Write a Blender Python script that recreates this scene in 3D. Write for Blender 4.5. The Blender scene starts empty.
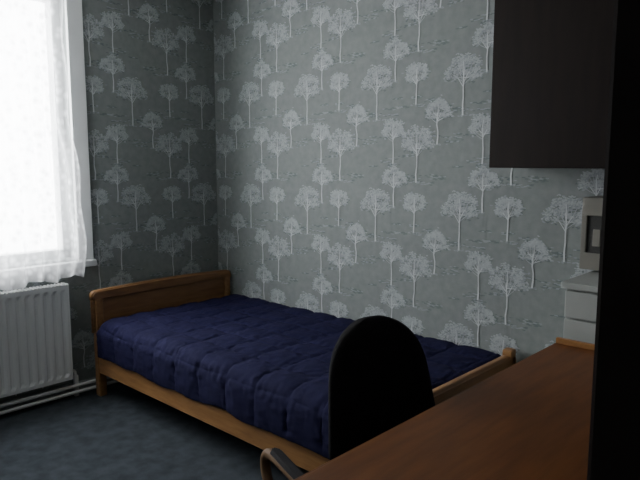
import bpy, bmesh, math, random
from mathutils import Vector, Matrix, noise
import numpy as np
random.seed(7)
S=bpy.context.scene
COL=S.collection

# ---------------- materials ----------------
def mat(name, col, rough=0.6, var=None, scale=8, bump=0.0, bscale=60, spec=0.5, stretch=(1,1,1), metallic=0, detail=4):
    m=bpy.data.materials.new(name); m.use_nodes=True
    nt=m.node_tree; b=nt.nodes['Principled BSDF']
    b.inputs['Base Color'].default_value=(*col,1)
    b.inputs['Roughness'].default_value=rough
    b.inputs['Metallic'].default_value=metallic
    b.inputs['Specular IOR Level'].default_value=spec
    tc=nt.nodes.new('ShaderNodeTexCoord'); mp=nt.nodes.new('ShaderNodeMapping')
    mp.inputs['Scale'].default_value=stretch
    nt.links.new(tc.outputs['Object'],mp.inputs['Vector'])
    if var:
        n=nt.nodes.new('ShaderNodeTexNoise'); n.inputs['Scale'].default_value=scale; n.inputs['Detail'].default_value=detail
        nt.links.new(mp.outputs[0],n.inputs['Vector'])
        r=nt.nodes.new('ShaderNodeValToRGB')
        r.color_ramp.elements[0].position=.3; r.color_ramp.elements[1].position=.7
        r.color_ramp.elements[0].color=(*col,1); r.color_ramp.elements[1].color=(*var,1)
        nt.links.new(n.outputs['Fac'],r.inputs[0]); nt.links.new(r.outputs[0],b.inputs['Base Color'])
    if bump:
        n2=nt.nodes.new('ShaderNodeTexNoise'); n2.inputs['Scale'].default_value=bscale; n2.inputs['Detail'].default_value=3
        nt.links.new(mp.outputs[0],n2.inputs['Vector'])
        bp=nt.nodes.new('ShaderNodeBump'); bp.inputs['Strength'].default_value=bump; bp.inputs['Distance'].default_value=.01
        nt.links.new(n2.outputs['Fac'],bp.inputs['Height']); nt.links.new(bp.outputs[0],b.inputs['Normal'])
    return m

M_paper=mat('wallpaper_ground',(.212,.234,.228),.75,(.258,.280,.272),26,.25,260,.3)
M_pale=mat('wallpaper_pale',(.37,.395,.41),.65,(.46,.485,.50),60,spec=.2)
M_mid=mat('wallpaper_mid',(.29,.315,.33),.7,(.35,.375,.39),60,spec=.2)
M_dark=mat('wallpaper_shadow',(.145,.178,.178),.75,(.18,.213,.21),60,spec=.2)
M_trunk=mat('wallpaper_trunk',(.66,.69,.70),.5,(.56,.59,.60),60)
M_carpet=mat('carpet_bluegrey',(.042,.051,.060),.95,(.072,.084,.097),14,.8,420,.1)
M_ceil=mat('ceiling_paint',(.6,.6,.58),.8,(.64,.64,.62),3,.1,90)
M_white=mat('white_gloss_paint',(.62,.64,.64),.4,(.68,.69,.69),4)
M_radi=mat('radiator_enamel',(.76,.77,.77),.4,(.80,.80,.80),3)
M_pine=mat('pine_varnished',(.38,.20,.078),.38,(.25,.12,.044),5,.05,40,.5,(1.2,9,9))
M_pineY=mat('pine_varnished_cross',(.30,.152,.06),.38,(.20,.095,.036),5,.05,40,.5,(9,1.2,9))
M_desk=mat('desk_veneer',(.185,.066,.018),.40,(.118,.040,.011),4,.04,30,.3,(9,1.1,9))
M_deskedge=mat('desk_edge_light',(.36,.17,.06),.4,(.28,.13,.045),4,0,30,.5,(9,1,9))
M_armw=mat('beech_armrest',(.17,.10,.055),.6,(.13,.075,.04),4,0,30,.15,(1,9,9))
M_dkwood=mat('dark_stained_wood',(.010,.006,.005),.6,(.015,.009,.007),4,.03,30,.2,(8,8,1))
M_black=mat('black_upholstery',(.010,.009,.011),.85,(.014,.013,.015),30,.4,500,.2)
M_plast=mat('black_plastic',(.015,.015,.015),.45)
M_metal=mat('chrome_steel',(.5,.5,.5),.3,metallic=1)
M_quilt=mat('navy_quilt_cloth',(.0100,.0095,.037),.85,(.0150,.014,.052),14,.35,330,.12)
M_matt=mat('mattress_ticking',(.45,.45,.42),.9,(.5,.5,.48),20)
M_drawer=mat('white_laminate',(.38,.40,.385),.45,(.42,.44,.42),4)
M_beige=mat('beige_casing',(.20,.19,.165),.5,(.24,.23,.20),10)
M_grille=mat('dark_inset',(.04,.04,.04),.8,(.06,.06,.055),200)
M_base=mat('baseboard_paint',(.30,.31,.31),.5,(.34,.35,.35),5)

# ---------------- helpers ----------------
def link(o,parent=None,m=None):
    COL.objects.link(o)
    if parent: o.parent=parent
    if m: o.data.materials.append(m)
    return o
def empty(name,loc=(0,0,0),rotz=0):
    e=bpy.data.objects.new(name,None); e.location=loc; e.rotation_euler=(0,0,rotz); e.empty_display_size=.1
    COL.objects.link(e); return e
def pyd(name,v,f,m,parent=None,smooth=False):
    me=bpy.data.meshes.new(name); me.from_pydata(v,[],f); me.update()
    o=bpy.data.objects.new(name,me); link(o,parent,m)
    if smooth:
        for p in me.polygons: p.use_smooth=True
    return o
def box(name,lo,hi,m,parent=None,bev=0.004,seg=2):
    bm=bmesh.new(); bmesh.ops.create_cube(bm,size=1)
    for v in bm.verts:
        v.co=Vector([(lo[i]+hi[i])/2+v.co[i]*(hi[i]-lo[i]) for i in range(3)])
    if bev:
        bmesh.ops.bevel(bm,geom=bm.edges[:],offset=bev,segments=seg,affect='EDGES',profile=.6)
    me=bpy.data.meshes.new(name); bm.to_mesh(me); bm.free()
    o=bpy.data.objects.new(name,me); return link(o,parent,m)
def extr(name,pts,axis,a,b,m,parent=None,bev=.006,seg=3):
    """outline pts (2D) extruded along axis ('x': pts=(y,z))"""
    bm=bmesh.new()
    def P(p,t):
        return {'x':(t,p[0],p[1]),'y':(p[0],t,p[1]),'z':(p[0],p[1],t)}[axis]
    A=[bm.verts.new(P(p,a)) for p in pts]; B=[bm.verts.new(P(p,b)) for p in pts]
    n=len(pts)
    fa=bm.faces.new(A); fb=bm.faces.new(B[::-1])
    for i in range(n): bm.faces.new((A[i],B[i],B[(i+1)%n],A[(i+1)%n]))
    bmesh.ops.recalc_face_normals(bm,faces=bm.faces[:])
    if bev:
        ed=list(set(fa.edges)|set(fb.edges))
        bmesh.ops.bevel(bm,geom=ed,offset=bev,segments=seg,affect='EDGES')
    me=bpy.data.meshes.new(name); bm.to_mesh(me); bm.free()
    for p in me.polygons: p.use_smooth=len(p.vertices)<=4
    o=bpy.data.objects.new(name,me); return link(o,parent,m)
def tube(name,pts,r,m,parent=None,cyc=False,smooth=True):
    cu=bpy.data.curves.new(name,'CURVE'); cu.dimensions='3D'; cu.bevel_depth=r; cu.bevel_resolution=4; cu.use_fill_caps=True
    sp=cu.splines.new('NURBS' if smooth else 'POLY'); sp.points.add(len(pts)-1)
    for i,p in enumerate(pts): sp.points[i].co=(*p,1)
    if smooth: sp.order_u=3; sp.use_endpoint_u=True
    sp.use_cyclic_u=cyc; sp.resolution_u=8
    t=bpy.data.objects.new(name+'_c',cu); COL.objects.link(t)
    dg=bpy.context.evaluated_depsgraph_get(); me=bpy.data.meshes.new_from_object(t.evaluated_get(dg))
    bpy.data.objects.remove(t); me.name=name
    me.materials.clear()
    o=bpy.data.objects.new(name,me); link(o,parent,m)
    for p in me.polygons: p.use_smooth=True
    return o
def cyl(name,c,r,h,m,parent=None,seg=32,r2=None):
    bm=bmesh.new(); bmesh.ops.create_cone(bm,cap_ends=True,segments=seg,radius1=r,radius2=r if r2 is None else r2,depth=h)
    bmesh.ops.translate(bm,verts=bm.verts,vec=c)
    me=bpy.data.meshes.new(name); bm.to_mesh(me); bm.free()
    for p in me.polygons: p.use_smooth=len(p.vertices)==4
    o=bpy.data.objects.new(name,me); return link(o,parent,m)

# ---------------- room ----------------
XR,YF,H=4.4,-3.7,2.62
WY0,WY1,WZ0,WZ1=-2.45,-1.065,.84,2.40    # window opening
T=.2
box('floor',(-T,YF-T,-.1),(XR+T,T,0),M_carpet,bev=0)
box('ceiling',(-T,YF-T,H),(XR+T,T,H+.1),M_ceil,bev=0)
wall_back=box('wall_back',(-T,0,0),(XR+T,T,H),M_paper,bev=0)
box('wall_right',(XR,YF,0),(XR+T,0,H),M_paper,bev=0)
box('wall_front',(-T,YF-T,0),(XR+T,YF,H),M_paper,bev=0)
wl=empty('wall_left')
box('pier_a',(-T,WY1,0),(0,0,H),M_paper,wl,0)
box('pier_b',(-T,YF,0),(0,WY0,H),M_paper,wl,0)
box('spandrel',(-T,WY0,0),(0,WY1,WZ0),M_paper,wl,0)
box('lintel',(-T,WY0,WZ1),(0,WY1,H),M_paper,wl,0)
box('baseboard_back',(0,-.014,0),(XR,-.0005,.07),M_base)
box('baseboard_left',(.0005,YF,0),(.014,-.016,.07),M_base)

# window
wn=empty('window_1')
c=.09
box('casing_r',(.0,WY1-.005,WZ0-.02),(.028,WY1+c,WZ1+c),M_white,wn)
box('casing_l',(.0,WY0-c,WZ0-.02),(.028,WY0+.005,WZ1+c),M_white,wn)
box('casing_t',(.001,WY0-c,WZ1-.005),(.03,WY1+c,WZ1+c+.002),M_white,wn)
box('sill',(-.12,WY0-c-.01,WZ0-.055),(.05,WY1+c+.01,WZ0-.015),M_white,wn,.008)
for nm,lo,hi in [('jamb_r',(-.16,WY1-.05,WZ0-.02),(-.08,WY1-.002,WZ1)),('jamb_l',(-.16,WY0+.002,WZ0-.02),(-.08,WY0+.05,WZ1)),
                 ('head',(-.16,WY0,WZ1-.05),(-.08,WY1,WZ1-.001)),('bottom',(-.16,WY0,WZ0-.02),(-.08,WY1,WZ0+.05)),
                 ('mullion',(-.15,(WY0+WY1)/2-.035,WZ0),(-.09,(WY0+WY1)/2+.035,WZ1))]:
    box(nm,lo,hi,M_white,wn)
mg=bpy.data.materials.new('window_glass'); mg.use_nodes=True; nt=mg.node_tree; nt.nodes.clear()
o=nt.nodes.new('ShaderNodeOutputMaterial'); mx=nt.nodes.new('ShaderNodeMixShader'); tr=nt.nodes.new('ShaderNodeBsdfTransparent'); gl=nt.nodes.new('ShaderNodeBsdfGlossy'); gl.inputs['Roughness'].default_value=.02
mx.inputs[0].default_value=.06; nt.links.new(tr.outputs[0],mx.inputs[1]); nt.links.new(gl.outputs[0],mx.inputs[2]); nt.links.new(mx.outputs[0],o.inputs[0])
box('glass',(-.122,WY0+.02,WZ0),(-.118,WY1-.02,WZ1-.02),mg,wn,0)

# sheer curtain
mc=bpy.data.materials.new('sheer_voile'); mc.use_nodes=True; nt=mc.node_tree; nt.nodes.clear()
o=nt.nodes.new('ShaderNodeOutputMaterial'); mx=nt.nodes.new('ShaderNodeMixShader'); tr=nt.nodes.new('ShaderNodeBsdfTransparent')
m2=nt.nodes.new('ShaderNodeMixShader'); tl=nt.nodes.new('ShaderNodeBsdfTranslucent'); df=nt.nodes.new('ShaderNodeBsdfDiffuse')
tl.inputs[0].default_value=(.92,.93,.95,1); df.inputs[0].default_value=(.85,.86,.88,1)
m2.inputs[0].default_value=.35; nt.links.new(tl.outputs[0],m2.inputs[1]); nt.links.new(df.outputs[0],m2.inputs[2])
tc=nt.nodes.new('ShaderNodeTexCoord'); vo=nt.nodes.new('ShaderNodeTexVoronoi'); vo.inputs['Scale'].default_value=22
nt.links.new(tc.outputs['Object'],vo.inputs['Vector'])
mr=nt.nodes.new('ShaderNodeMapRange'); mr.inputs[1].default_value=.1; mr.inputs[2].default_value=.55; mr.inputs[3].default_value=.75; mr.inputs[4].default_value=.40
nt.links.new(vo.outputs['Distance'],mr.inputs[0]); nt.links.new(mr.outputs[0],mx.inputs[0])
nt.links.new(tr.outputs[0],mx.inputs[1]); nt.links.new(m2.outputs[0],mx.inputs[2]); nt.links.new(mx.outputs[0],o.inputs[0])
cur=empty('window_curtain')
def sheet(name,ya,yb,zt,zb):
    nu,nv=220,40; v=[];f=[]
    for j in range(nv+1):
        t=j/nv
        for i in range(nu+1):
            s=i/nu; y=ya+(yb-ya)*s
            edge=.014*math.sin(t*9+1)+.010*math.sin(t*23)-.085*(1-t)
            y+= edge*max(0,1-s*5)
            amp=.022*(.5+.5*t)
            x=.125+amp*math.sin(s*34*math.pi*abs(yb-ya)/1.5+1.2*math.sin(t*2))+.01*math.sin(s*90+t*4)
            z=zt+(zb-zt)*t + (.013*math.sin(s*40)+.008*math.sin(s*17) if j==nv else 0)
            v.append((x,y,z))
    for j in range(nv):
        for i in range(nu):
            a=j*(nu+1)+i; f.append((a,a+1,a+nu+2,a+nu+1))
    return pyd(name,v,f,mc,cur,True)
sheet('voile_panel',-1.08,-2.60,2.47,.742)
tube('curtain_rod',[(.115,-.86,2.48),(.115,-2.7,2.48)],.011,M_white,cur,smooth=False)
for yy in (-.9,-2.66):
    box('rod_bracket',(.0,yy-.01,2.47),(.12,yy+.01,2.495),M_white,cur,.002)

# radiator
ra=empty('radiator')
ry0,ry1=-2.40,-1.18
rt=.705
v=[];f=[]
n=int((ry1-ry0)/.0125/2)*2; zs=[.13,.15,.17,rt-.045,rt-.025,rt]
for k,z in enumerate(zs):
    for i in range(n+1):
        y=ry0+(ry1-ry0)*i/n
        d=0 if k in(0,1,4,5) else (.011 if (i//1)%4 in(1,2) else 0)
        v.append((.105-d,y,z))
for k in range(len(zs)-1):
    for i in range(n):
        a=k*(n+1)+i; f.append((a,a+1,a+n+2,a+n+1))
pyd('front_panel',v,f,M_radi,ra)
box('back_panel',(.035,ry0,.13),(.05,ry1,rt),M_radi,ra)
box('fin_core',(.05,ry0+.02,.16),(.088,ry1-.02,rt-.03),M_radi,ra,0)
box('end_cap_r',(.035,ry1-.004,.13),(.107,ry1+.004,rt+.005),M_radi,ra,.003)
box('end_cap_l',(.035,ry0-.004,.13),(.107,ry0+.004,rt+.005),M_radi,ra,.003)
for i in range(60):
    y=ry0+.01+(ry1-ry0-.02)*i/59
    box('top_grille_bar',(.037,y-.003,rt-.002),(.105,y+.003,rt+.006),M_radi,ra,0)
box('bracket_1',(.001,ry0+.2,.25),(.036,ry0+.23,.6),M_radi,ra,.002)
box('bracket_2',(.001,ry1-.23,.25),(.036,ry1-.2,.6),M_radi,ra,.002)
tube('valve_pipe',[(.05,ry1+.0,.17),(.05,ry1+.04,.17),(.045,ry1+.045,.12),(.045,ry1+.045,.06)],.008,M_radi,ra)
box('floor_post',(.038,ry1+.030,.0),(.060,ry1+.056,.13),M_radi,ra,.004)
pp=empty('heating_pipe')
tube('pipe_run',[(.078,-3.6,.075),(.078,-.05,.075)],.011,M_radi,pp,smooth=False)
tube('pipe_return',[(.078,-3.6,.035),(.078,-.05,.035)],.011,M_radi,pp,smooth=False)
for yy in (-3.2,-2.5,-1.8,-.8): box('pipe_clip',(.015,yy-.008,.0),(.091,yy+.008,.09),M_radi,pp,.002)

# ---------------- wallpaper print (tree motif) ----------------
def motif(seed,h,w):
    R=random.Random(seed); L={'pale':[], 'mid':[], 'dark':[], 'trunk':[]}
    def dab(k,x,z,a,b,rot=None):
        rot=R.uniform(-.6,.6) if rot is None else rot
        n=6;pts=[]
        for i in range(n):
            t=2*math.pi*i/n; q=R.uniform(.7,1.15); px=a*math.cos(t)*q; pz=b*math.sin(t)*q
            pts.append((x+px*math.cos(rot)-pz*math.sin(rot), z+px*math.sin(rot)+pz*math.cos(rot)))
        L[k].append(pts)
    def strip(k,p,q,w0,w1):
        dx,dz=q[0]-p[0],q[1]-p[1]; l=math.hypot(dx,dz)+1e-6; nx,nz=-dz/l,dx/l
        L[k].append([(p[0]-nx*w0,p[1]-nz*w0),(p[0]+nx*w0,p[1]+nz*w0),(q[0]+nx*w1,q[1]+nz*w1),(q[0]-nx*w1,q[1]-nz*w1)][::-1])
    top=h*.85; cz=h*.68
    prev=(0,0)
    for i in range(1,7):
        nxt=(R.uniform(-.004,.004),top*i/6); strip('trunk',prev,nxt,.0046*(1-i*.1),.0046*(1-(i+1)*.1)); prev=nxt
    clumps=[]
    N=12
    for i in range(N):
        a=math.pi*(i+.5)/N
        rr=R.uniform(.7,1.0)
        cx=math.cos(a)*w*.5*rr; cc=cz-h*.10+math.sin(a)*h*.36*rr
        clumps.append((cx,cc))
        base=(0,h*R.uniform(.44,.62)); mid=(cx*.5,(base[1]+cc)/2-h*.01)
        strip('trunk' if i%3==0 else 'pale',base,mid,.0020,.0014); strip('pale',mid,(cx*.93,cc),.0014,.0009)
    for i in range(9):
        clumps.append((R.uniform(-.36,.36)*w,cz+R.uniform(-.12,.18)*h))
    for cx,cc in clumps:
        cw=w*R.uniform(.10,.15); ch=h*R.uniform(.035,.05)
        for _ in range(6): dab('dark',cx+R.gauss(0,cw*.6),cc-ch*.9+R.gauss(0,ch*.6),.008,.0035)
        for _ in range(13): dab('mid',cx+R.gauss(0,cw*.5),cc+R.gauss(0,ch*.7),.009,.005)
        for _ in range(11): dab('pale',cx+R.gauss(0,cw*.5),cc+ch*.4+R.gauss(0,ch*.7),.0064,.0036)
    for s in range(8):
        sx=R.uniform(-.85,.85)*w; sz=R.uniform(-.06,.2)*h
        for _ in range(11): dab('dark' if R.random()<.7 else 'mid',sx+R.gauss(0,w*.13),sz+R.gauss(0,h*.012),.011,.003,0)
    for _ in range(14): dab('mid',R.gauss(0,w*.12),R.gauss(0,h*.012),.007,.0025,0)
    return L
PW,PH=.54,.68
cell=[(motif(1,.31,.20),.06,.00),(motif(2,.24,.145),.185,.20),(motif(3,.31,.20),.33,.34),(motif(4,.23,.15),.455,.54),
      (motif(5,.225,.14),.05,.41),(motif(6,.25,.15),.445,.10),]
off={'dark':.0004,'mid':.0013,'pale':.0022,'trunk':.0031}
MM={'dark':M_dark,'mid':M_mid,'pale':M_pale,'trunk':M_trunk}
def paper(name,parent,umax,tofn,uphase,flip,holes=(),umin=0):
    for k in off:
        V=[];F=[]
        for iu in range(-1,int(umax/PW)+2):
            for iz in range(-1,int(H/PH)+2):
                for ci,(L,ox,oz) in enumerate(cell):
                    bx=uphase+iu*PW+ox; bz=iz*PH+oz-.05
                    for pi,poly in enumerate(L[k]):
                        us=[bx+p[0] for p in poly]; zs=[bz+p[1] for p in poly]
                        if min(us)<umin+.002 or max(us)>umax or min(zs)<.075 or max(zs)>H: continue
                        if any(max(us)>h[0] and min(us)<h[1] and max(zs)>h[2] and min(zs)<h[3] for h in holes): continue
                        o_=off[k]+.0008*((pi*.6180339+ci*.37+iu*.13)%1)
                        s=len(V); V+= [tofn(u,z,o_) for u,z in zip(us,zs)]
                        idx=list(range(s,s+len(poly))); F.append(tuple(idx[::-1] if flip else idx))
        pyd(name+'_'+k,V,F,MM[k],parent)
paper('print_back',wall_back,XR,lambda u,z,o:(u,-o,z),.05,False)
paper('print_left',wl,-YF,lambda u,z,o:(o,-u,z),.33,True,holes=[(-WY1-.1,-WY0+.1,WZ0-.07,WZ1+.1)])

# ---------------- bed ----------------
bed=empty('single_bed')
bx0,bx1,by0,by1=.13,2.34,-1.05,-.03
def board(name,x0,x1,ztop,zbot,crown):
    pts=[(by0-.02,zbot)]
    for i in range(5):
        a=math.pi-i*math.pi/8; pts.append((by0+.01+.03*math.cos(a),ztop-.03+.03*math.sin(a)))
    for i in range(1,12):
        s=i/12; pts.append((by0+.01+(by1-by0-.03)*s,ztop+crown*math.sin(math.pi*s)))
    for i in range(5):
        a=math.pi/2-i*math.pi/8; pts.append((by1-.02+.03*math.cos(a),ztop-.03+.03*math.sin(a)))
    pts.append((by1+.01,zbot))
    return extr(name,pts,'x',x0,x1,M_pineY,bed,.008)
board('headboard_panel',bx0+.008,bx0+.034,.635,.40,.012)
board('headboard_cap',bx0-.004,bx0+.046,.655,.60,.012)
board('footboard_panel',bx1-.034,bx1-.008,.490,.24,.0)
board('footboard_cap',bx1-.046,bx1+.004,.502,.450,.0)
for nm,xx,zt in (('head',bx0-.004,.62),('foot',bx1-.046,.53)):
    for s,yy in (('n',by0),('w',by1-.05)):
        box('leg_%s_%s'%(nm,s),(xx,yy,0),(xx+.05,yy+.05,zt),M_pine,bed,.01,3)
box('side_rail_front',(bx0+.04,by0+.004,.15),(bx1-.04,by0+.03,.255),M_pine,bed,.006)
box('side_rail_wall',(bx0+.04,by1-.03,.15),(bx1-.04,by1-.004,.255),M_pine,bed,.006)
for i in range(12):
    x=bx0+.12+i*.172; box('slat_%d'%i,(x,by0+.03,.19),(x+.07,by1-.03,.21),M_pine,bed,.002)
box('mattress',(bx0+.055,by0+.04,.212),(bx1-.06,by1-.01,.44),M_matt,bed,.04,4)
# quilt
qx0,qx1=bx0+.058,bx1-.056
ZT=.470; yw=by1-.004; yf=by0-.004; r=.07
flat=abs(yf-yw)-r
L1=flat; L2=L1+r*math.pi/2; L3=L2+(ZT-r-.262)
def P(s):
    if s<L1: return (yw-s,ZT,0,1)
    if s<L2:
        a=(s-L1)/r; return (yf+r-r*math.sin(a),ZT-r+r*math.cos(a),-math.sin(a),math.cos(a))
    return (yf,ZT-r-(s-L2),-1,0)
nu,nv=440,240; v=[];f=[]
cu,cv=.205,.18
for j in range(nv+1):
    s=L3*j/nv
    y,z,ny,nz=P(s)
    for i in range(nu+1):
        x=qx0+(qx1-qx0)*i/nu
        wob=.014*noise.noise(Vector((x*3,s*3,0))); wob2=.014*noise.noise(Vector((x*3,s*3,5)))
        pu=abs(math.sin(math.pi*(x-qx0+wob)/cu)); pv=abs(math.sin(math.pi*(s+.05+wob2)/cv))
        puff=.0145*(min(pu,1)**.38)*(min(pv,1)**.38)
        seam=1.25-(pu*pv)
        n1=noise.noise(Vector((x*9,s*9,1)))*.004+noise.noise(Vector((x*38,s*22,3)))*.0040*seam+noise.noise(Vector((x*20,s*42,7)))*.0036*seam+noise.noise(Vector((x*2.2,s*2.2,8)))*.012
        d=puff+n1
        side=max(0,(s-L2)/(L3-L2))
        d=d*(1-.3*side)+.004
        e=min((x-qx0),(qx1-x))/.05
        drop=0 if e>1 else (1-math.sqrt(max(0,1-(1-e)**2)))*.05
        hem=side*.022*noise.noise(Vector((x*4,0,11)))
        yy=min(y+ny*d,-.008); v.append((x,yy,z+nz*(d-drop)+hem))
for j in range(nv):
    for i in range(nu):
        a=j*(nu+1)+i; f.append((a,a+1,a+nu+2,a+nu+1))
q=pyd('quilt',v,f,M_quilt,bed,True)
so=q.modifiers.new('thick','SOLIDIFY'); so.thickness=.012; so.offset=0

# ---------------- desk ----------------
dk=empty('writing_desk')
dx0,dx1,dy0,dy1,dz=2.72,3.375,-2.05,-.50,.74
box('top',(dx0,dy0,dz-.028),(dx1,dy1,dz),M_desk,dk,.004)
box('edge_strip',(dx0-.006,dy0,dz-.030),(dx0-.0005,dy1,dz-.002),M_desk,dk,.002)
box('back_lip',(dx0,dy1-.012,dz),(dx1,dy1+.006,dz+.022),M_deskedge,dk,.003)
box('end_panel_far',(dx0+.05,dy1-.05,0),(dx1-.02,dy1-.025,dz-.029),M_desk,dk)
box('end_panel_near',(dx0+.05,dy0+.025,0),(dx1-.02,dy0+.05,dz-.029),M_desk,dk)
box('modesty_panel',(dx1-.06,dy0+.05,.25),(dx1-.04,dy1-.05,dz-.029),M_desk,dk)

# white drawer unit between desk and wall
dr=empty('chest_of_drawers')
cx0,cx1,cy0,cy1,cz=2.715,3.2,-.44,-.02,.965
box('carcass',(cx0,cy0+.02,.04),(cx1,cy1,cz-.02),M_drawer,dr,.003)
box('top_board',(cx0-.012,cy0-.008,cz-.025),(cx1+.008,cy1,cz),M_drawer,dr,.004)
box('plinth',(cx0+.02,cy0+.05,0),(cx1-.02,cy1-.01,.041),M_drawer,dr,0)
for i in range(8):
    z0=.055+i*.1105; box('drawer_front_%d'%i,(cx0+.004,cy0,z0),(cx1-.004,cy0+.02,z0+.104),M_drawer,dr,.004)
    tube('handle_%d'%i,[((cx0+cx1)/2-.05,cy0,z0+.06),((cx0+cx1)/2-.05,cy0-.022,z0+.06),((cx0+cx1)/2+.05,cy0-.022,z0+.06),((cx0+cx1)/2+.05,cy0,z0+.06)],.005,M_metal,dr)

# fuse box on wall
fb=empty('fuse_box')
fx0,fx1,fz0,fz1=2.665,2.94,.975,1.275
box('housing',(fx0,-.15,fz0),(fx1,-.001,fz1),M_beige,fb,.005)
box('front_frame_top',(fx0,-.162,fz1-.075),(fx1,-.15,fz1),M_beige,fb,.003)
box('front_frame_bottom',(fx0,-.162,fz0),(fx1,-.15,fz0+.07),M_beige,fb,.003)
box('front_frame_side',(fx0,-.162,fz0+.07),(fx0+.022,-.15,fz1-.075),M_beige,fb,.003)
box('dark_window',(fx0+.022,-.154,fz0+.07),(fx1,-.1495,fz1-.075),M_grille,fb,0)
for i in range(5):
    box('breaker_%d'%i,(fx0+.05+i*.042,-.168,fz0+.10),(fx0+.08+i*.042,-.154,fz0+.17),M_beige,fb,.002)

# wall cabinet
wc=empty('wall_cabinet')
wx0,wx1=2.317,3.26; wz=1.395; wm=2.90
box('carcass',(wx0,-.30,wz),(wx1,-.001,2.35),M_dkwood,wc,.004)
for i,(a,b) in enumerate(((wx0+.002,wm-.003),(wm+.003,wx1-.002))):
    box('door_leaf_%d'%i,(a,-.32,wz+.0),(b,-.301,2.348),M_dkwood,wc,.004)

# wardrobe near camera
wd=empty('wardrobe')
ax0,ax1,ay0,ay1=3.401,4.38,-2.14,-1.55
box('carcass',(ax0,ay0+.02,.06),(ax1,ay1,2.35),M_dkwood,wd,.004)
box('plinth',(ax0+.02,ay0+.05,0),(ax1-.02,ay1-.02,.061),M_dkwood,wd,0)
for i in range(2):
    a=ax0+.002+i*(ax1-ax0)/2; b=a+(ax1-ax0)/2-.006
    box('door_leaf_%d'%i,(a,ay0,.07),(b,ay0+.019,2.345),M_dkwood,wd,.005)
    box('handle_%d'%i,((b-.05 if i==0 else a+.03),ay0-.02,1.0),((b-.03 if i==0 else a+.05),ay0,1.14),M_metal,wd,.004)

# ---------------- office chair ----------------
ch=empty('office_chair',(2.692,-1.336,0),math.radians(-20))   # local +x forward, seat centre
v=[];f=[]
nz_,ny_=30,24
def bw(t):
    base=.212-.045*t
    if t>.5:
        k=(t-.5)/.5; base*= math.sqrt(max(0,1-k**3.0))
    if t<.1:
        base*=.86+.14*math.sqrt(max(0,1-((.1-t)/.1)**2))
    return base
zb0,zb1=.50,.925
for side in (0,1):
    for j in range(nz_+1):
        t=j/nz_
        t=1-(1-t)**1.6
        w=bw(t)
        z=zb0+(zb1-zb0)*t
        for i in range(ny_+1):
            s=-1+2*i/ny_; s=math.sin(s*math.pi/2); y=s*w
            edge=max(abs(s)**6, (max(0,t-.8)/.2)**3)
            th=.032*max(0,1-edge)**.5
            xx=-.225-.08*t+.5*y**2
            v.append((xx+(th if side==0 else -th*.6),y,z))
n1=(nz_+1)*(ny_+1)
for side in (0,1):
    for j in range(nz_):
        for i in range(ny_):
            a=side*n1+j*(ny_+1)+i; q4=(a,a+1,a+ny_+2,a+ny_+1); f.append(q4 if side==0 else q4[::-1])
bk=pyd('backrest',v,f,M_black,ch,True)
bm=bmesh.new(); bm.from_mesh(bk.data); bmesh.ops.remove_doubles(bm,verts=bm.verts,dist=.0008)
bd=[e for e in bm.edges if e.is_boundary]
if bd: bmesh.ops.holes_fill(bm,edges=bd)
bmesh.ops.recalc_face_normals(bm,faces=bm.faces); bm.to_mesh(bk.data); bm.free()
pts=[]
for i in range(40):
    t=2*math.pi*i/40; c_,s_=math.cos(t),math.sin(t)
    pts.append((.225*math.copysign(abs(c_)**.5,c_),.235*math.copysign(abs(s_)**.5,s_)))
extr('seat_cushion',pts,'z',.43,.49,M_black,ch,.02,4)
extr('seat_shell',[(p[0]*.97,p[1]*.97) for p in pts],'z',.415,.43,M_plast,ch,.004,2)
tube('back_bar',[(-.10,0,.41),(-.27,0,.41),(-.29,0,.45),(-.285,0,.62)],.016,M_plast,ch)
cyl('gas_column',(0,0,.27),.026,.29,M_plast,ch); cyl('tilt_housing',(0,0,.40),.07,.03,M_plast,ch)
cyl('hub',(0,0,.11),.045,.07,M_plast,ch)
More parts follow.
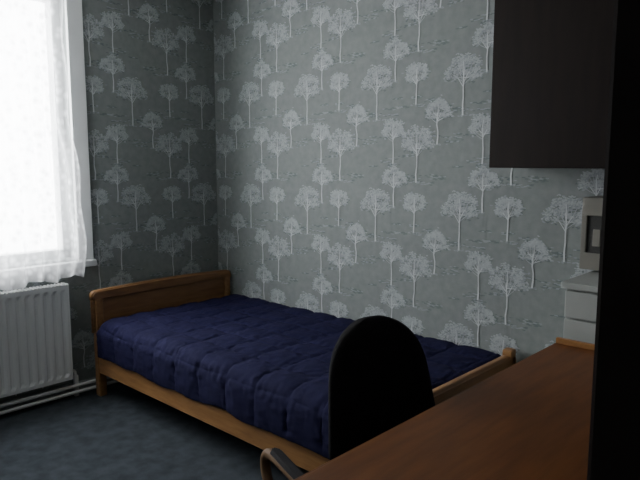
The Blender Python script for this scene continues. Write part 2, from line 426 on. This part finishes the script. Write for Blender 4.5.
for k in range(5):
    a=k*2*math.pi/5+.5; ca,sa=math.cos(a),math.sin(a)
    tube('base_arm_%d'%k,[(.03*ca,.03*sa,.115),(.16*ca,.16*sa,.10),(.27*ca,.27*sa,.075)],.017,M_plast,ch)
    w_=cyl('caster_%d'%k,(0,0,0),.026,.04,M_plast,ch,24); w_.rotation_euler=(math.pi/2,0,a); w_.location=(.27*ca,.27*sa,.026)
    cyl('caster_stem_%d'%k,(.27*ca,.27*sa,.06),.008,.03,M_metal,ch)
for s in (-1,1):
    y=s*.365
    az=.550
    tube('arm_loop_%d'%(s>0),[(.10,s*.10,.408),(.10,y,.405),(.13,y,.46),(.13,y,az-.03),(.10,y,az),(-.27,y,az),(-.335,y,az-.025),(-.335,y,.46),(-.27,y,.41),(-.10,s*.10,.408)],.016,M_armw,ch)
    extr('arm_pad_%d'%(s>0),[(.10,y-.018),(.12,y),(.10,y+.018),(-.25,y+.018),(-.275,y),(-.25,y-.018)],'z',az+.006,az+.024,M_black,ch,.007,3)

# ---------------- light ----------------
w=bpy.data.worlds.new('overcast_sky'); S.world=w; w.use_nodes=True
bg=w.node_tree.nodes['Background']; bg.inputs[0].default_value=(.97,.99,1,1); bg.inputs[1].default_value=20.0
pl=bpy.data.lights.new('window_portal','AREA'); pl.shape='RECTANGLE'; pl.size=WY1-WY0; pl.size_y=WZ1-WZ0; pl.cycles.is_portal=True
po=bpy.data.objects.new('window_portal',pl); COL.objects.link(po)
po.location=(-.19,(WY0+WY1)/2,(WZ0+WZ1)/2); po.rotation_euler=Vector((1,0,0)).to_track_quat('-Z','Z').to_euler()

# ---------------- camera ----------------
cam=bpy.data.cameras.new('camera'); co=bpy.data.objects.new('camera',cam); COL.objects.link(co)
cam.sensor_width=36; cam.lens=618*36/640; cam.clip_start=.02
co.location=(3.617,-2.778,1.42)
F=Vector((-.682,.731,0)).normalized(); p=math.radians(7.2)
d=Vector((F.x*math.cos(p),F.y*math.cos(p),-math.sin(p)))
co.rotation_euler=d.to_track_quat('-Z','Y').to_euler()
S.camera=co
